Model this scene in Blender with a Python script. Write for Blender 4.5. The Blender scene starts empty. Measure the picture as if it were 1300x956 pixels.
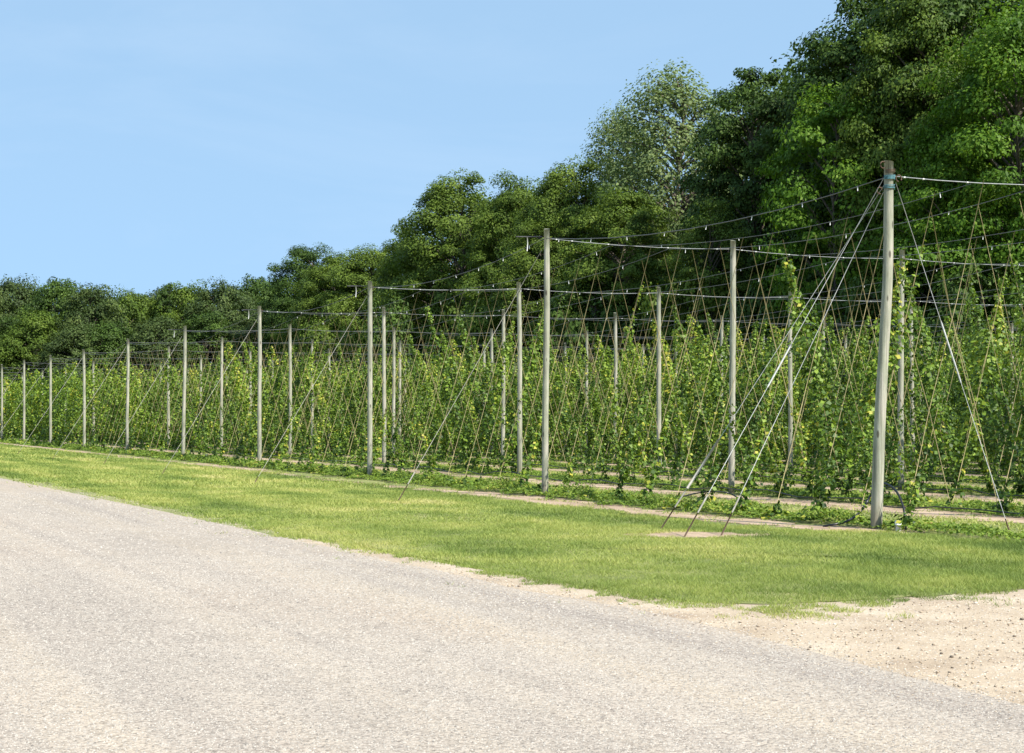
import bpy, math, random
import numpy as np
rng = np.random.default_rng(7); random.seed(7)
D = bpy.data; scene = bpy.context.scene; C = scene.collection

# ------------------------------------------------------------------ yard layout (metres)
A = 0.4501; CA, SA = math.cos(A), math.sin(A)
F, EYE, HY = 1940.9, 1.6246, 532.155          # focal length in px of a 1300 px wide frame, eye height, horizon row
D0, T0, S, R, SK = 14.677, 18.007, 10.665, 4.344, -0.4477   # front row, first cross line, post step, row step, skew
NR = 10; ZMAX = 245; W = 1.5; WIRE = 5.27
def wxy(t, d): return (-t*SA + d*CA, t*CA + d*SA)
def td(x, y): return (y*CA - x*SA, y*SA + x*CA)
def post_t(n, k): return T0 + S*n + SK*k
def row_d(k): return D0 + R*k
def gpt(px, py):                                # a point of the ground seen at that place of the photo
    z = EYE*F/(py - HY); return ((px-650)/F*z, z)
def px_of(x, y): return 650 + F*x/y

# ------------------------------------------------------------------ helpers
def link(o, parent=None):
    C.objects.link(o)
    if parent is not None: o.parent = parent
    return o
def tag(o, label=None, cat=None, group=None, kind=None):
    if label: o['label'] = label
    if cat: o['category'] = cat
    if group: o['group'] = group
    if kind: o['kind'] = kind
    return o
def empty(name, loc=(0,0,0), rz=0, label=None, cat=None, group=None):
    o = D.objects.new(name, None); o.empty_display_size = .2
    o.location = loc; o.rotation_euler = (0,0,rz); link(o); return tag(o, label, cat, group)
def mesh(name, V, Fc, mat=None, rnd=None, smooth=False):
    """V (n,3); Fc (m,3|4) int array or list of tuples"""
    me = D.meshes.new(name)
    V = np.asarray(V, dtype=np.float32)
    if isinstance(Fc, np.ndarray):
        m, q = Fc.shape
        me.vertices.add(len(V)); me.vertices.foreach_set('co', V.ravel())
        me.loops.add(m*q); me.loops.foreach_set('vertex_index', Fc.astype(np.int32).ravel())
        me.polygons.add(m); me.polygons.foreach_set('loop_start', np.arange(0, m*q, q, dtype=np.int32))
        me.update(calc_edges=True)
    else:
        me.from_pydata([tuple(map(float, v)) for v in V], [], [tuple(f) for f in Fc]); me.update()
    if smooth: me.polygons.foreach_set('use_smooth', [True]*len(me.polygons))
    if rnd is not None:
        a = me.attributes.new('rnd', 'FLOAT', 'POINT'); a.data.foreach_set('value', np.asarray(rnd, dtype=np.float32))
    if mat: me.materials.append(mat)
    return me
def obj(name, me, parent=None, loc=None, rz=None):
    o = D.objects.new(name, me)
    if loc is not None: o.location = loc
    if rz is not None: o.rotation_euler = (0,0,rz)
    return link(o, parent)
def copy_tree(o, parent=None):
    c = o.copy(); C.objects.link(c)
    if parent is not None: c.parent = parent
    for ch in list(o.children): copy_tree(ch, c)
    return c
class Geo:
    def __init__(s): s.V = []; s.F = []; s.n = 0
    def add(s, V, Fc):
        s.V.append(np.asarray(V, float)); s.F += [tuple(i+s.n for i in f) for f in Fc]; s.n += len(V)
    def tube(s, pts, rad, sides=6, cap=True):
        pts = np.asarray(pts, float); m = len(pts)
        rad = np.full(m, rad) if np.isscalar(rad) else np.asarray(rad)
        V = []
        tan = np.gradient(pts, axis=0); tan /= np.linalg.norm(tan, axis=1)[:,None] + 1e-9
        ref = np.array([0,0,1.]) if abs(tan[0][2]) < .9 else np.array([1.,0,0])
        for i in range(m):
            a = np.cross(tan[i], ref); a /= np.linalg.norm(a)+1e-9; b = np.cross(tan[i], a)
            for j in range(sides):
                th = 2*math.pi*j/sides
                V.append(pts[i] + rad[i]*(math.cos(th)*a + math.sin(th)*b))
        Fc = [(i*sides+j, i*sides+(j+1)%sides, (i+1)*sides+(j+1)%sides, (i+1)*sides+j) for i in range(m-1) for j in range(sides)]
        if cap: Fc += [tuple(range(sides)), tuple((m-1)*sides+j for j in reversed(range(sides)))]
        s.add(V, Fc)
    def me(s, name, mat, smooth=True):
        return mesh(name, np.concatenate(s.V), s.F, mat, smooth=smooth)
def tube_mesh(name, pts, rad, mat, sides=6):
    g = Geo(); g.tube(pts, rad, sides); return g.me(name, mat)
def unit(v): return v/(np.linalg.norm(v, axis=-1, keepdims=True)+1e-9)
def leaf_geo(P, N, size, aspect=.62, r=rng):
    """diamond leaves, slightly folded along the midrib"""
    n = len(P); q = unit(r.normal(size=(n,3))); T = unit(np.cross(N, q)); B = np.cross(N, T)
    s = size[:,None] if not np.isscalar(size) else size
    V = np.empty((n,4,3)); V[:,0] = P - T*s*.5; V[:,2] = P + T*s*.5
    V[:,1] = P + B*s*aspect*.5 + N*s*.12 + T*s*.08; V[:,3] = P - B*s*aspect*.5 + N*s*.12 + T*s*.08
    return V.reshape(-1,3), np.arange(n*4).reshape(n,4)

# ------------------------------------------------------------------ materials
def newmat(name):
    m = D.materials.new(name); m.use_nodes = True; nt = m.node_tree; nt.nodes.clear()
    out = nt.nodes.new('ShaderNodeOutputMaterial'); return m, nt, out
def nd(nt, typ, **kw):
    n = nt.nodes.new(typ)
    for k, v in kw.items():
        if k.startswith('_'): setattr(n, k[1:], v)
        else: n.inputs[k.replace('_',' ')].default_value = v
    return n
def ramp(nt, fac, stops, interp='LINEAR'):
    r = nt.nodes.new('ShaderNodeValToRGB'); r.color_ramp.interpolation = interp
    e = r.color_ramp.elements
    while len(e) < len(stops): e.new(.5)
    for i, (p, c) in enumerate(stops):
        e[i].position = p; e[i].color = (*c, 1) if len(c) == 3 else c
    nt.links.new(fac, r.inputs[0]); return r
def noise(nt, co, scale, detail=4, rough=.6, dist=0):
    n = nd(nt, 'ShaderNodeTexNoise', Scale=scale, Detail=detail, Roughness=rough, Distortion=dist)
    nt.links.new(co, n.inputs['Vector']); return n.outputs['Fac']
def mixc(nt, fac, a, b, mode='MIX'):
    n = nt.nodes.new('ShaderNodeMix'); n.data_type = 'RGBA'; n.blend_type = mode
    for s, v in ((0, fac), (6, a), (7, b)):
        if isinstance(v, (int, float)): n.inputs[s].default_value = v
        elif isinstance(v, tuple): n.inputs[s].default_value = (*v, 1)
        else: nt.links.new(v, n.inputs[s])
    return n.outputs[2]
def mapping(nt, co, scale=(1,1,1)):
    m = nt.nodes.new('ShaderNodeMapping'); m.inputs['Scale'].default_value = scale
    nt.links.new(co, m.inputs['Vector']); return m.outputs[0]
def leafmat(name, stops, trans=.3, rough=.55, nscale=.35, vary=.5, tmul=(1.25,1.3,.6), spec=.15):
    """colour from each leaf's own random value, blended with a broad patch noise"""
    m, nt, out = newmat(name)
    at = nd(nt, 'ShaderNodeAttribute', _attribute_name='rnd')
    geo = nt.nodes.new('ShaderNodeNewGeometry')
    nz = noise(nt, geo.outputs['Position'], nscale, 3)
    mx = nt.nodes.new('ShaderNodeMath'); mx.operation = 'MULTIPLY_ADD'; mx.inputs[1].default_value = vary
    sub = nt.nodes.new('ShaderNodeMath'); sub.operation = 'SUBTRACT'; sub.inputs[1].default_value = .5
    nt.links.new(nz, sub.inputs[0]); nt.links.new(sub.outputs[0], mx.inputs[0]); nt.links.new(at.outputs['Fac'], mx.inputs[2])
    cr = ramp(nt, mx.outputs[0], stops)
    p = nd(nt, 'ShaderNodeBsdfPrincipled', Roughness=rough); p.inputs['Specular IOR Level'].default_value = spec
    nt.links.new(cr.outputs[0], p.inputs['Base Color'])
    t = nt.nodes.new('ShaderNodeBsdfTranslucent')
    nt.links.new(mixc(nt, 1., cr.outputs[0], tmul, 'MULTIPLY'), t.inputs['Color'])
    ms = nt.nodes.new('ShaderNodeMixShader'); ms.inputs[0].default_value = trans
    nt.links.new(p.outputs[0], ms.inputs[1]); nt.links.new(t.outputs[0], ms.inputs[2]); nt.links.new(ms.outputs[0], out.inputs[0])
    return m
def plain(name, col, rough=.6, metal=0, var=.25, scale=30, bump=0):
    m, nt, out = newmat(name)
    tc = nt.nodes.new('ShaderNodeTexCoord'); nz = noise(nt, tc.outputs['Object'], scale, 4)
    lo = tuple(c*(1-var) for c in col); hi = tuple(min(1, c*(1+var)) for c in col)
    cr = ramp(nt, nz, [(.3, lo), (.7, hi)])
    p = nd(nt, 'ShaderNodeBsdfPrincipled', Roughness=rough, Metallic=metal)
    nt.links.new(cr.outputs[0], p.inputs['Base Color']); nt.links.new(p.outputs[0], out.inputs[0])
    if bump:
        b = nd(nt, 'ShaderNodeBump', Strength=bump, Distance=.01); nt.links.new(nz, b.inputs['Height']); nt.links.new(b.outputs[0], p.inputs['Normal'])
    return m

M = {}
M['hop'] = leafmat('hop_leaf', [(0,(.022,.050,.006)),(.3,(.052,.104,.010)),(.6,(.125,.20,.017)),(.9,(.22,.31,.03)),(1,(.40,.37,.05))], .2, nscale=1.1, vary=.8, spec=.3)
M['hop_top'] = leafmat('hop_young_leaf', [(0,(.08,.15,.02)),(.5,(.15,.25,.035)),(1,(.28,.34,.05))], .4)
M['weed'] = leafmat('weed_leaf', [(0,(.07,.115,.022)),(.4,(.13,.20,.03)),(.8,(.21,.29,.045)),(.97,(.29,.32,.06)),(1,(.34,.26,.08))], .3, nscale=.6)
M['grass'] = leafmat('lawn_blade', [(0,(.115,.17,.04)),(.3,(.215,.275,.065)),(.6,(.335,.37,.10)),(.85,(.46,.44,.15)),(1,(.56,.50,.23))], .25, rough=.5, nscale=.45, vary=1.1)
M['t_dark'] = leafmat('dark_tree_leaf', [(0,(.026,.05,.010)),(.5,(.056,.10,.018)),(1,(.105,.17,.026))], .2, nscale=.2, tmul=(1.1,1.2,.5))
M['t_mid'] = leafmat('oak_leaf', [(0,(.05,.08,.012)),(.5,(.105,.16,.022)),(1,(.19,.25,.038))], .25, nscale=.2, tmul=(1.1,1.2,.6))
M['t_far'] = leafmat('far_wood_leaf', [(0,(.03,.052,.016)),(.5,(.066,.10,.027)),(1,(.12,.16,.042))], .2, nscale=.12)
M['t_lime'] = leafmat('locust_leaf', [(0,(.045,.10,.010)),(.5,(.095,.185,.017)),(1,(.19,.28,.030))], .35, nscale=.25)
M['t_olive'] = leafmat('olive_tree_leaf', [(0,(.046,.080,.012)),(.5,(.092,.145,.020)),(1,(.165,.22,.032))], .25, nscale=.2)
M['t_pale'] = leafmat('poplar_leaf', [(0,(.09,.13,.045)),(.5,(.16,.215,.08)),(1,(.26,.32,.13))], .3, nscale=.3)
M['t_yell'] = leafmat('sumac_leaf', [(0,(.05,.09,.012)),(.5,(.10,.155,.02)),(1,(.18,.21,.035))], .3, nscale=.3)
M['bark'] = plain('bark', (.11,.09,.07), .9, 0, .4, 8, .5)
M['palebark'] = plain('pale_bark', (.30,.29,.25), .9, 0, .3, 8, .4)
M['twine'] = plain('coir_twine', (.33,.27,.13), .9, 0, .35, 3)
M['steel'] = plain('galvanised_cable', (.27,.28,.28), .5, .3, .2, 15)
M['guy'] = plain('guy_cable', (.40,.40,.38), .6, .2, .2, 15)
M['darkwire'] = plain('dull_wire', (.13,.135,.14), .6, .3, .2, 10)
M['rust'] = plain('rusty_iron', (.10,.06,.04), .8, .3, .4, 60)
M['iron'] = plain('dark_iron', (.05,.05,.055), .6, .5, .3, 40)
M['dullguy'] = plain('old_guy_cable', (.33,.31,.26), .7, .1, .2, 10)
M['hose'] = plain('black_hose', (.012,.012,.014), .35, 0, .2, 10)
M['pvc'] = plain('white_pvc', (.78,.78,.76), .4, 0, .05, 10)
M['rope'] = plain('blue_rope', (.07,.17,.19), .8, 0, .5, 40)
M['clip'] = plain('pale_clip', (.55,.55,.52), .5, 0, .1, 10)
M['vine'] = plain('vine_stem', (.16,.17,.06), .8, 0, .3, 20)
M['pebble'] = plain('pebble', (.42,.37,.31), .8, 0, .45, 4)

def post_mat():
    m, nt, out = newmat('weathered_post_wood')
    tc = nt.nodes.new('ShaderNodeTexCoord'); oi = nt.nodes.new('ShaderNodeObjectInfo')
    add = nt.nodes.new('ShaderNodeVectorMath'); add.operation = 'ADD'
    nt.links.new(tc.outputs['Object'], add.inputs[0])
    cmb = nt.nodes.new('ShaderNodeCombineXYZ'); mul = nt.nodes.new('ShaderNodeMath'); mul.operation = 'MULTIPLY'; mul.inputs[1].default_value = 40
    nt.links.new(oi.outputs['Random'], mul.inputs[0]); nt.links.new(mul.outputs[0], cmb.inputs[2]); nt.links.new(cmb.outputs[0], add.inputs[1])
    co = add.outputs[0]
    grain = noise(nt, mapping(nt, co, (34,34,.9)), 1, 6, .8)
    blot = noise(nt, mapping(nt, co, (5,5,1.6)), 1, 4, .6)
    base = ramp(nt, grain, [(.28,(.10,.092,.075)),(.45,(.29,.275,.23)),(.7,(.47,.45,.385))])
    green = ramp(nt, blot, [(.38,(1.08,1.05,1.0)),(.52,(.82,.88,.74)),(.66,(.62,.64,.54))])
    col = mixc(nt, .85, base.outputs[0], green.outputs[0], 'MULTIPLY')
    vor = nd(nt, 'ShaderNodeTexVoronoi', Scale=1.0); nt.links.new(mapping(nt, co, (7,7,2.4)), vor.inputs['Vector'])
    kn = ramp(nt, vor.outputs['Distance'], [(.10,(.12,.10,.08)),(.17,(1,1,1))])
    col = mixc(nt, .8, col, kn.outputs[0], 'MULTIPLY')
    # soil stain near the foot
    sp = nt.nodes.new('ShaderNodeSeparateXYZ'); nt.links.new(tc.outputs['Object'], sp.inputs[0])
    ft = ramp(nt, sp.outputs[2], [(0,(.62,.50,.38)),(.45,(1,1,1))])
    col = mixc(nt, .8, col, ft.outputs[0], 'MULTIPLY')
    p = nd(nt, 'ShaderNodeBsdfPrincipled', Roughness=.85); nt.links.new(col, p.inputs['Base Color'])
    b = nd(nt, 'ShaderNodeBump', Strength=.6, Distance=.008); nt.links.new(grain, b.inputs['Height']); nt.links.new(b.outputs[0], p.inputs['Normal'])
    nt.links.new(p.outputs[0], out.inputs[0]); return m
M['post'] = post_mat()

def road_mat():
    m, nt, out = newmat('chip_seal_road'); tc = nt.nodes.new('ShaderNodeTexCoord'); co = tc.outputs['Object']
    vor = nd(nt, 'ShaderNodeTexVoronoi', Scale=46.); nt.links.new(co, vor.inputs['Vector'])
    v2 = nd(nt, 'ShaderNodeTexVoronoi', Scale=90.); nt.links.new(co, v2.inputs['Vector'])
    bw = nt.nodes.new('ShaderNodeSeparateColor'); nt.links.new(vor.outputs['Color'], bw.inputs[0])
    bw2 = nt.nodes.new('ShaderNodeSeparateColor'); nt.links.new(v2.outputs['Color'], bw2.inputs[0])
    chip = ramp(nt, bw.outputs[0], [(0,(.13,.12,.115)),(.16,(.31,.285,.255)),(.6,(.47,.435,.39)),(1,(.62,.585,.53))])
    chip2 = ramp(nt, bw2.outputs[0], [(0,(.24,.225,.215)),(.25,(.40,.37,.335)),(1,(.56,.52,.47))])
    gap = ramp(nt, vor.outputs['Distance'], [(.0,(1,1,1)),(.55,(.95,.94,.93)),(.85,(.48,.46,.45))])
    c = mixc(nt, .5, chip.outputs[0], chip2.outputs[0]); c = mixc(nt, .8, c, gap.outputs[0], 'MULTIPLY')
    big = ramp(nt, noise(nt, mapping(nt, co, (.5,.12,1)), 1, 5, .6), [(.3,(.86,.85,.85)),(.5,(1,.985,.97)),(.7,(1.0,.95,.90))])
    c = mixc(nt, 1., c, big.outputs[0], 'MULTIPLY')
    trk = ramp(nt, noise(nt, mapping(nt, co, (1.1,.02,1)), 1, 3, .6, .4), [(.35,(.82,.82,.84)),(.5,(1,1,1)),(.65,(1.07,1.05,1.0))]); c = mixc(nt, 1., c, trk.outputs[0], 'MULTIPLY')
    med = ramp(nt, noise(nt, co, 2.2, 5, .7), [(.3,(.86,.86,.86)),(.55,(1,1,1))])
    c = mixc(nt, .8, c, med.outputs[0], 'MULTIPLY'); c = mixc(nt, 1., c, (.85,.79,.715), 'MULTIPLY')
    p = nd(nt, 'ShaderNodeBsdfPrincipled', Roughness=.9); nt.links.new(c, p.inputs['Base Color'])
    b = nd(nt, 'ShaderNodeBump', Strength=.35, Distance=.010, _invert=True); nt.links.new(vor.outputs['Distance'], b.inputs['Height']); nt.links.new(b.outputs[0], p.inputs['Normal'])
    nt.links.new(p.outputs[0], out.inputs[0]); return m
def dirt_mat():
    m, nt, out = newmat('sandy_gravel'); tc = nt.nodes.new('ShaderNodeTexCoord'); co = tc.outputs['Object']
    n1 = noise(nt, co, 1.1, 6, .65); n2 = noise(nt, co, 26, 5, .75)
    c = ramp(nt, n1, [(.3,(.29,.215,.145)),(.5,(.40,.315,.22)),(.7,(.49,.405,.30))]).outputs[0]
    c = mixc(nt, .75, c, ramp(nt, n2, [(.3,(.68,.66,.63)),(.52,(1,1,1)),(.75,(1.12,1.12,1.12))]).outputs[0], 'MULTIPLY')
    vor = nd(nt, 'ShaderNodeTexVoronoi', Scale=24.); nt.links.new(co, vor.inputs['Vector'])
    st = ramp(nt, vor.outputs['Distance'], [(.16,(1,1,1)),(.24,(0,0,0))])
    sc = nt.nodes.new('ShaderNodeSeparateColor'); nt.links.new(vor.outputs['Color'], sc.inputs[0])
    cc = ramp(nt, sc.outputs[1], [(0,(.22,.20,.18)),(.35,(.42,.38,.33)),(1,(.70,.66,.60))])
    c = mixc(nt, st.outputs[0], c, cc.outputs[0])
    p = nd(nt, 'ShaderNodeBsdfPrincipled', Roughness=.95); nt.links.new(c, p.inputs['Base Color'])
    ad = nt.nodes.new('ShaderNodeMath'); nt.links.new(n2, ad.inputs[0]); nt.links.new(st.outputs[0], ad.inputs[1])
    b = nd(nt, 'ShaderNodeBump', Strength=.5, Distance=.02); nt.links.new(ad.outputs[0], b.inputs['Height']); nt.links.new(b.outputs[0], p.inputs['Normal'])
    nt.links.new(p.outputs[0], out.inputs[0]); return m
def turf_mat(name, bare=0.):
    m, nt, out = newmat(name); tc = nt.nodes.new('ShaderNodeTexCoord'); co = tc.outputs['Object']
    n1 = noise(nt, mapping(nt, co, (.55,.25,1)), 1, 5, .6); n2 = noise(nt, co, 60, 4, .7)
    c = ramp(nt, n1, [(.3,(.14,.17,.045)),(.5,(.24,.26,.07)),(.68,(.36,.34,.13))]).outputs[0]
    c = mixc(nt, .8, c, ramp(nt, n2, [(.3,(.5,.5,.5)),(.6,(1,1,1))]).outputs[0], 'MULTIPLY')
    p = nd(nt, 'ShaderNodeBsdfPrincipled', Roughness=.95); nt.links.new(c, p.inputs['Base Color'])
    b = nd(nt, 'ShaderNodeBump', Strength=.8, Distance=.03); nt.links.new(n2, b.inputs['Height']); nt.links.new(b.outputs[0], p.inputs['Normal'])
    nt.links.new(p.outputs[0], out.inputs[0]); return m
def soil_mat():
    m, nt, out = newmat('bare_soil'); tc = nt.nodes.new('ShaderNodeTexCoord'); co = tc.outputs['Object']
    n1 = noise(nt, mapping(nt, co, (2.2,.5,1)), 1, 6, .65); n2 = noise(nt, co, 22, 5, .7)
    c = ramp(nt, n1, [(.3,(.22,.15,.10)),(.5,(.39,.28,.185)),(.7,(.52,.40,.28))]).outputs[0]
    c = mixc(nt, .7, c, ramp(nt, n2, [(.3,(.6,.58,.55)),(.6,(1.05,1.05,1.05))]).outputs[0], 'MULTIPLY')
    p = nd(nt, 'ShaderNodeBsdfPrincipled', Roughness=.95); nt.links.new(c, p.inputs['Base Color'])
    b = nd(nt, 'ShaderNodeBump', Strength=.7, Distance=.03); nt.links.new(n2, b.inputs['Height']); nt.links.new(b.outputs[0], p.inputs['Normal'])
    nt.links.new(p.outputs[0], out.inputs[0]); return m
M['road'] = road_mat(); M['dirt'] = dirt_mat(); M['turf'] = turf_mat('lawn_turf'); M['field'] = turf_mat('field_turf'); M['soil'] = soil_mat()

# ------------------------------------------------------------------ ground, road, lawn
G = mesh('ground', [(-3000,-3000,0),(3000,-3000,0),(3000,3000,0),(-3000,3000,0)], [(0,1,2,3)], M['field'])
tag(obj('ground', G, rz=A), kind='structure')

def wob(n, amp, seed, step=1):
    r = np.random.default_rng(seed); o = np.zeros(n)
    for k, a in ((40,.5),(14,.3),(5,.2),(2,.12)):
        m = n//k+3; p = r.normal(size=m); o += a*np.interp(np.arange(n)/k, np.arange(m), p)
    return o*amp
def resample(P, step):
    P = np.asarray(P, float); L = np.r_[0, np.cumsum(np.linalg.norm(np.diff(P, axis=0), axis=1))]
    s = np.arange(0, L[-1], step); return np.c_[np.interp(s, L, P[:,0]), np.interp(s, L, P[:,1])]
# the lawn's lower edge, along the road and then round the drive
lawn_px = [(-60,594),(0,606),(130,630),(300,668),(380,687),(500,711),(600,729),(650,741),(720,753),(800,766),(870,776),(960,779),(1060,774),(1130,769),(1200,764),(1300,757),(1450,748),(1700,735)]
LE = np.array([gpt(*p) for p in lawn_px]); far = wxy(700, td(*LE[0])[1])
LE = np.vstack([[far], LE])
LEtd = np.array([td(*p) for p in LE])                 # (t, d)
def lawn_edge(t):                                     # d of the edge for a given t, on the road stretch
    o = np.argsort(LEtd[:,0]); return np.interp(t, LEtd[o,0], LEtd[o,1])
near = resample(LE[1:], .06); near = near + np.c_[wob(len(near), .10, 3), wob(len(near), .13, 4)]
low = np.vstack([[LE[0]], near])
tmin = td(*low[-1])[0]
top_t = np.arange(tmin-1, 120, .12); top_d = 12.95 + wob(len(top_t), .16, 5) + 1.2*np.clip((18.2-top_t)/1.6, 0, 1)
top = np.array([wxy(t, d) for t, d in zip(top_t, top_d)] + [wxy(700, 12.95)])
def poly(name, pts, z, mat):
    me = D.meshes.new(name); me.from_pydata([(x, y, z) for x, y in pts], [], [tuple(range(len(pts)))]); me.update()
    if me.polygons[0].normal.z < 0: me.flip_normals()
    me.materials.append(mat); return me
def rot_obj(name, pts, z, mat):                       # mesh in yard axes so the textures run along the rows
    q = [(td(x, y)[1], td(x, y)[0]) for x, y in pts]
    o = obj(name, poly(name, q, z, mat), rz=A); return tag(o, kind='structure')
rot_obj('lawn', [(x+.15, y+.62) for x, y in low] + list(top), .010, M['turf'])
# road edge
road_px = [(-60,596),(0,607),(300,670),(500,714),(600,735),(660,750),(740,763),(800,773),(860,786),(920,800),(1000,820),(1080,840),(1180,866),(1300,898),(1500,952),(1800,1030)]
RE = np.array([gpt(*p) for p in road_px]); far = wxy(700, td(*RE[0])[1])
re = resample(RE, .05); re = re + np.c_[wob(len(re), .025, 8), wob(len(re), .03, 9)]
rot_obj('road', [far] + list(re) + [(8,-10), (-60,-30), (-300,600)], .008, M['road'])
# sandy drive under the lawn edge and beside the road
dr = [gpt(380,683), gpt(600,722), gpt(870,765), gpt(1060,765), gpt(1300,748), gpt(1700,728), (30,14), (30,-12), (-1.5,-4)]
rot_obj('dirt_drive', dr, .004, M['dirt'])
# a bare verge along the road farther off
vt = np.arange(13, 160, .3); ve = np.interp(vt, np.sort(LEtd[:,0]), LEtd[np.argsort(LEtd[:,0]),1])
rot_obj('verge', [wxy(t, e-.5) for t, e in zip(vt, ve)] + [wxy(t, e+.14+w) for t, e, w in reversed(list(zip(vt, ve, wob(len(vt), .1, 12))))], .0135, M['soil']) if False else None

# bare soil strips between the rows
def strip(k, lo, hi, seed):
    t = np.arange(17.1 if k < 0 else 10, ZMAX+10, .15)
    a = lo + wob(len(t), .34, seed)+.10*np.random.default_rng(seed).normal(size=len(t)); b = hi + wob(len(t), .42, seed+50)+.10*np.random.default_rng(seed+1).normal(size=len(t))
    if k < 0:
        sh = np.exp(-(t-17.1)/2.2); a = a+1.15*sh; b = b+.75*sh
    n = len(t); V = np.r_[np.c_[a, t, np.full(n, .006)], np.c_[b, t, np.full(n, .006)]]
    i = np.arange(n-1); Fc = np.c_[i, i+n, i+1+n, i+1][:, ::-1]
    return tag(obj('soil_strip', mesh('soil_strip', V, Fc.copy(), M['soil']), rz=A), kind='structure')
for k in range(-1, NR):
    c = row_d(k) + 3.1
    strip(k, c-.62 if k >= 0 else c-.38, c+.75 if k >= 0 else c+.55, 20+k)
# worn earth round the corner anchors
def patch(cx, cy, rx, ry, z, seed):
    r = np.random.default_rng(seed); n = 48; w = 1+.18*np.interp(np.arange(n), np.arange(0, n+1, 3), r.normal(size=n//3+1))
    th = np.arange(n)*2*math.pi/n
    return [(cx+rx*math.cos(a)*k, cy+ry*math.sin(a)*k) for a, k in zip(th, w)]
ax, ay = gpt(885, 680); rot_obj('bare_earth', patch(ax, ay, .95, .55, 0, 1), .014, M['soil'])
ax, ay = gpt(503, 640); rot_obj('bare_earth', patch(ax, ay, .32, .4, 0, 2), .014, M['soil'])

# ------------------------------------------------------------------ grass blades
def inside_lawn(x, y):
    t, d = y*CA - x*SA, y*SA + x*CA
    px = 650+F*x/y; py = HY+F*EYE/y
    ed = np.interp(px, [p[0] for p in lawn_px], [p[1] for p in lawn_px])
    return d, py, ed, px
def blades(x, y, h, w, lean=.75):
    n = len(x); th = rng.uniform(0, 2*math.pi, n); ln = rng.normal(0, lean, (n,2))*h[:,None]
    V = np.empty((n,3,3)); dx, dy = np.cos(th)*w*.5, np.sin(th)*w*.5
    V[:,0] = np.c_[x-dx, y-dy, np.zeros(n)]; V[:,1] = np.c_[x+dx, y+dy, np.zeros(n)]; V[:,2] = np.c_[x+ln[:,0], y+ln[:,1], h]
    return V.reshape(-1,3)
def vnoise(x, y, s, seed):                            # smooth value noise
    r = np.random.default_rng(seed); g = r.uniform(size=(256,256)); X = x/s+1000; Y = y/s+1000
    i = np.floor(X).astype(int); j = np.floor(Y).astype(int); u = X-i; v = Y-j; u = u*u*(3-2*u); v = v*v*(3-2*v)
    q = lambda a, b: g[a % 256, b % 256]
    return (q(i,j)*(1-u)+q(i+1,j)*u)*(1-v)+(q(i,j+1)*(1-u)+q(i+1,j+1)*u)*v
VV, RR = [], []
for z0, z1, dens, hh, ww in ((11,17,5200,.030,.0062),(17,24,2900,.033,.0088),(24,36,1300,.038,.014),(36,60,420,.05,.026),(60,130,120,.055,.055)):
    xa, xb = -.42, .42
    area = (z1-z0)*(xb-xa)*(z0+z1)/2; n = int(area*dens)
    y = np.sqrt(rng.uniform(z0**2, z1**2, n)); x = y*rng.uniform(xa, xb, n)
    d, py, ed, px = inside_lawn(x, y)
    margin = (ed - py) + 2.5*rng.normal(size=n)*(14/y)*4*(vnoise(x, y, .5, 3)+.2)
    margin += (14/y)*(16*(vnoise(x, y, .8, 91)-.5)+14*(vnoise(x, y, .25, 92)-.5))
    pat = vnoise(x, y, .35, 5)*.6 + vnoise(x, y, .12, 6)*.4
    edge = np.clip((ed-py)/(330/y), 0, 1)
    right = np.clip((px-1000)/300, 0, 1)
    ok = (margin > 0) & (d < 12.85+1.3*np.clip((18.6-(y*CA-x*SA))/1.4, 0, 1)+.75*vnoise(x, y, .45, 8)+.12*rng.normal(size=n)) & (pat < .35+edge*.9)
    ok &= ~((np.hypot((x-gpt(885,680)[0])/.95, (y-gpt(885,680)[1])/.5) < .62+.55*vnoise(x, y, .2, 44)) & (pat > .22))
    x, y, d = x[ok], y[ok], d[ok]
    clump = vnoise(x, y, .25, 9); big = vnoise(x, y, 1.6, 10); tall = .55 + .9*clump + .5*big + .8*right[ok]*vnoise(x, y, .5, 11)
    h = hh*tall*rng.uniform(.6, 1.25, len(x))
    VV.append(blades(x, y, h, np.full(len(x), ww)*rng.uniform(.7,1.3,len(x))))
    # mown stripes of drier grass run along the lawn
    tt = y*CA - x*SA
    dry = vnoise(tt*.22, d*1.3, 1, 12)
    base = np.clip(.10 + .68*dry + .28*(vnoise(x, y, .8, 13)-.5) + rng.normal(0, .13, len(x)) - .25*right[ok], 0, 1)
    RR.append(np.repeat(base, 3))
V = np.concatenate(VV); n = len(V)//3
tag(obj('grass', mesh('grass', V, np.arange(n*3).reshape(n,3), M['grass'], np.concatenate(RR))),
    'short mown grass of the lawn between the gravel road and the hop rows', 'grass', kind='stuff')
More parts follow.
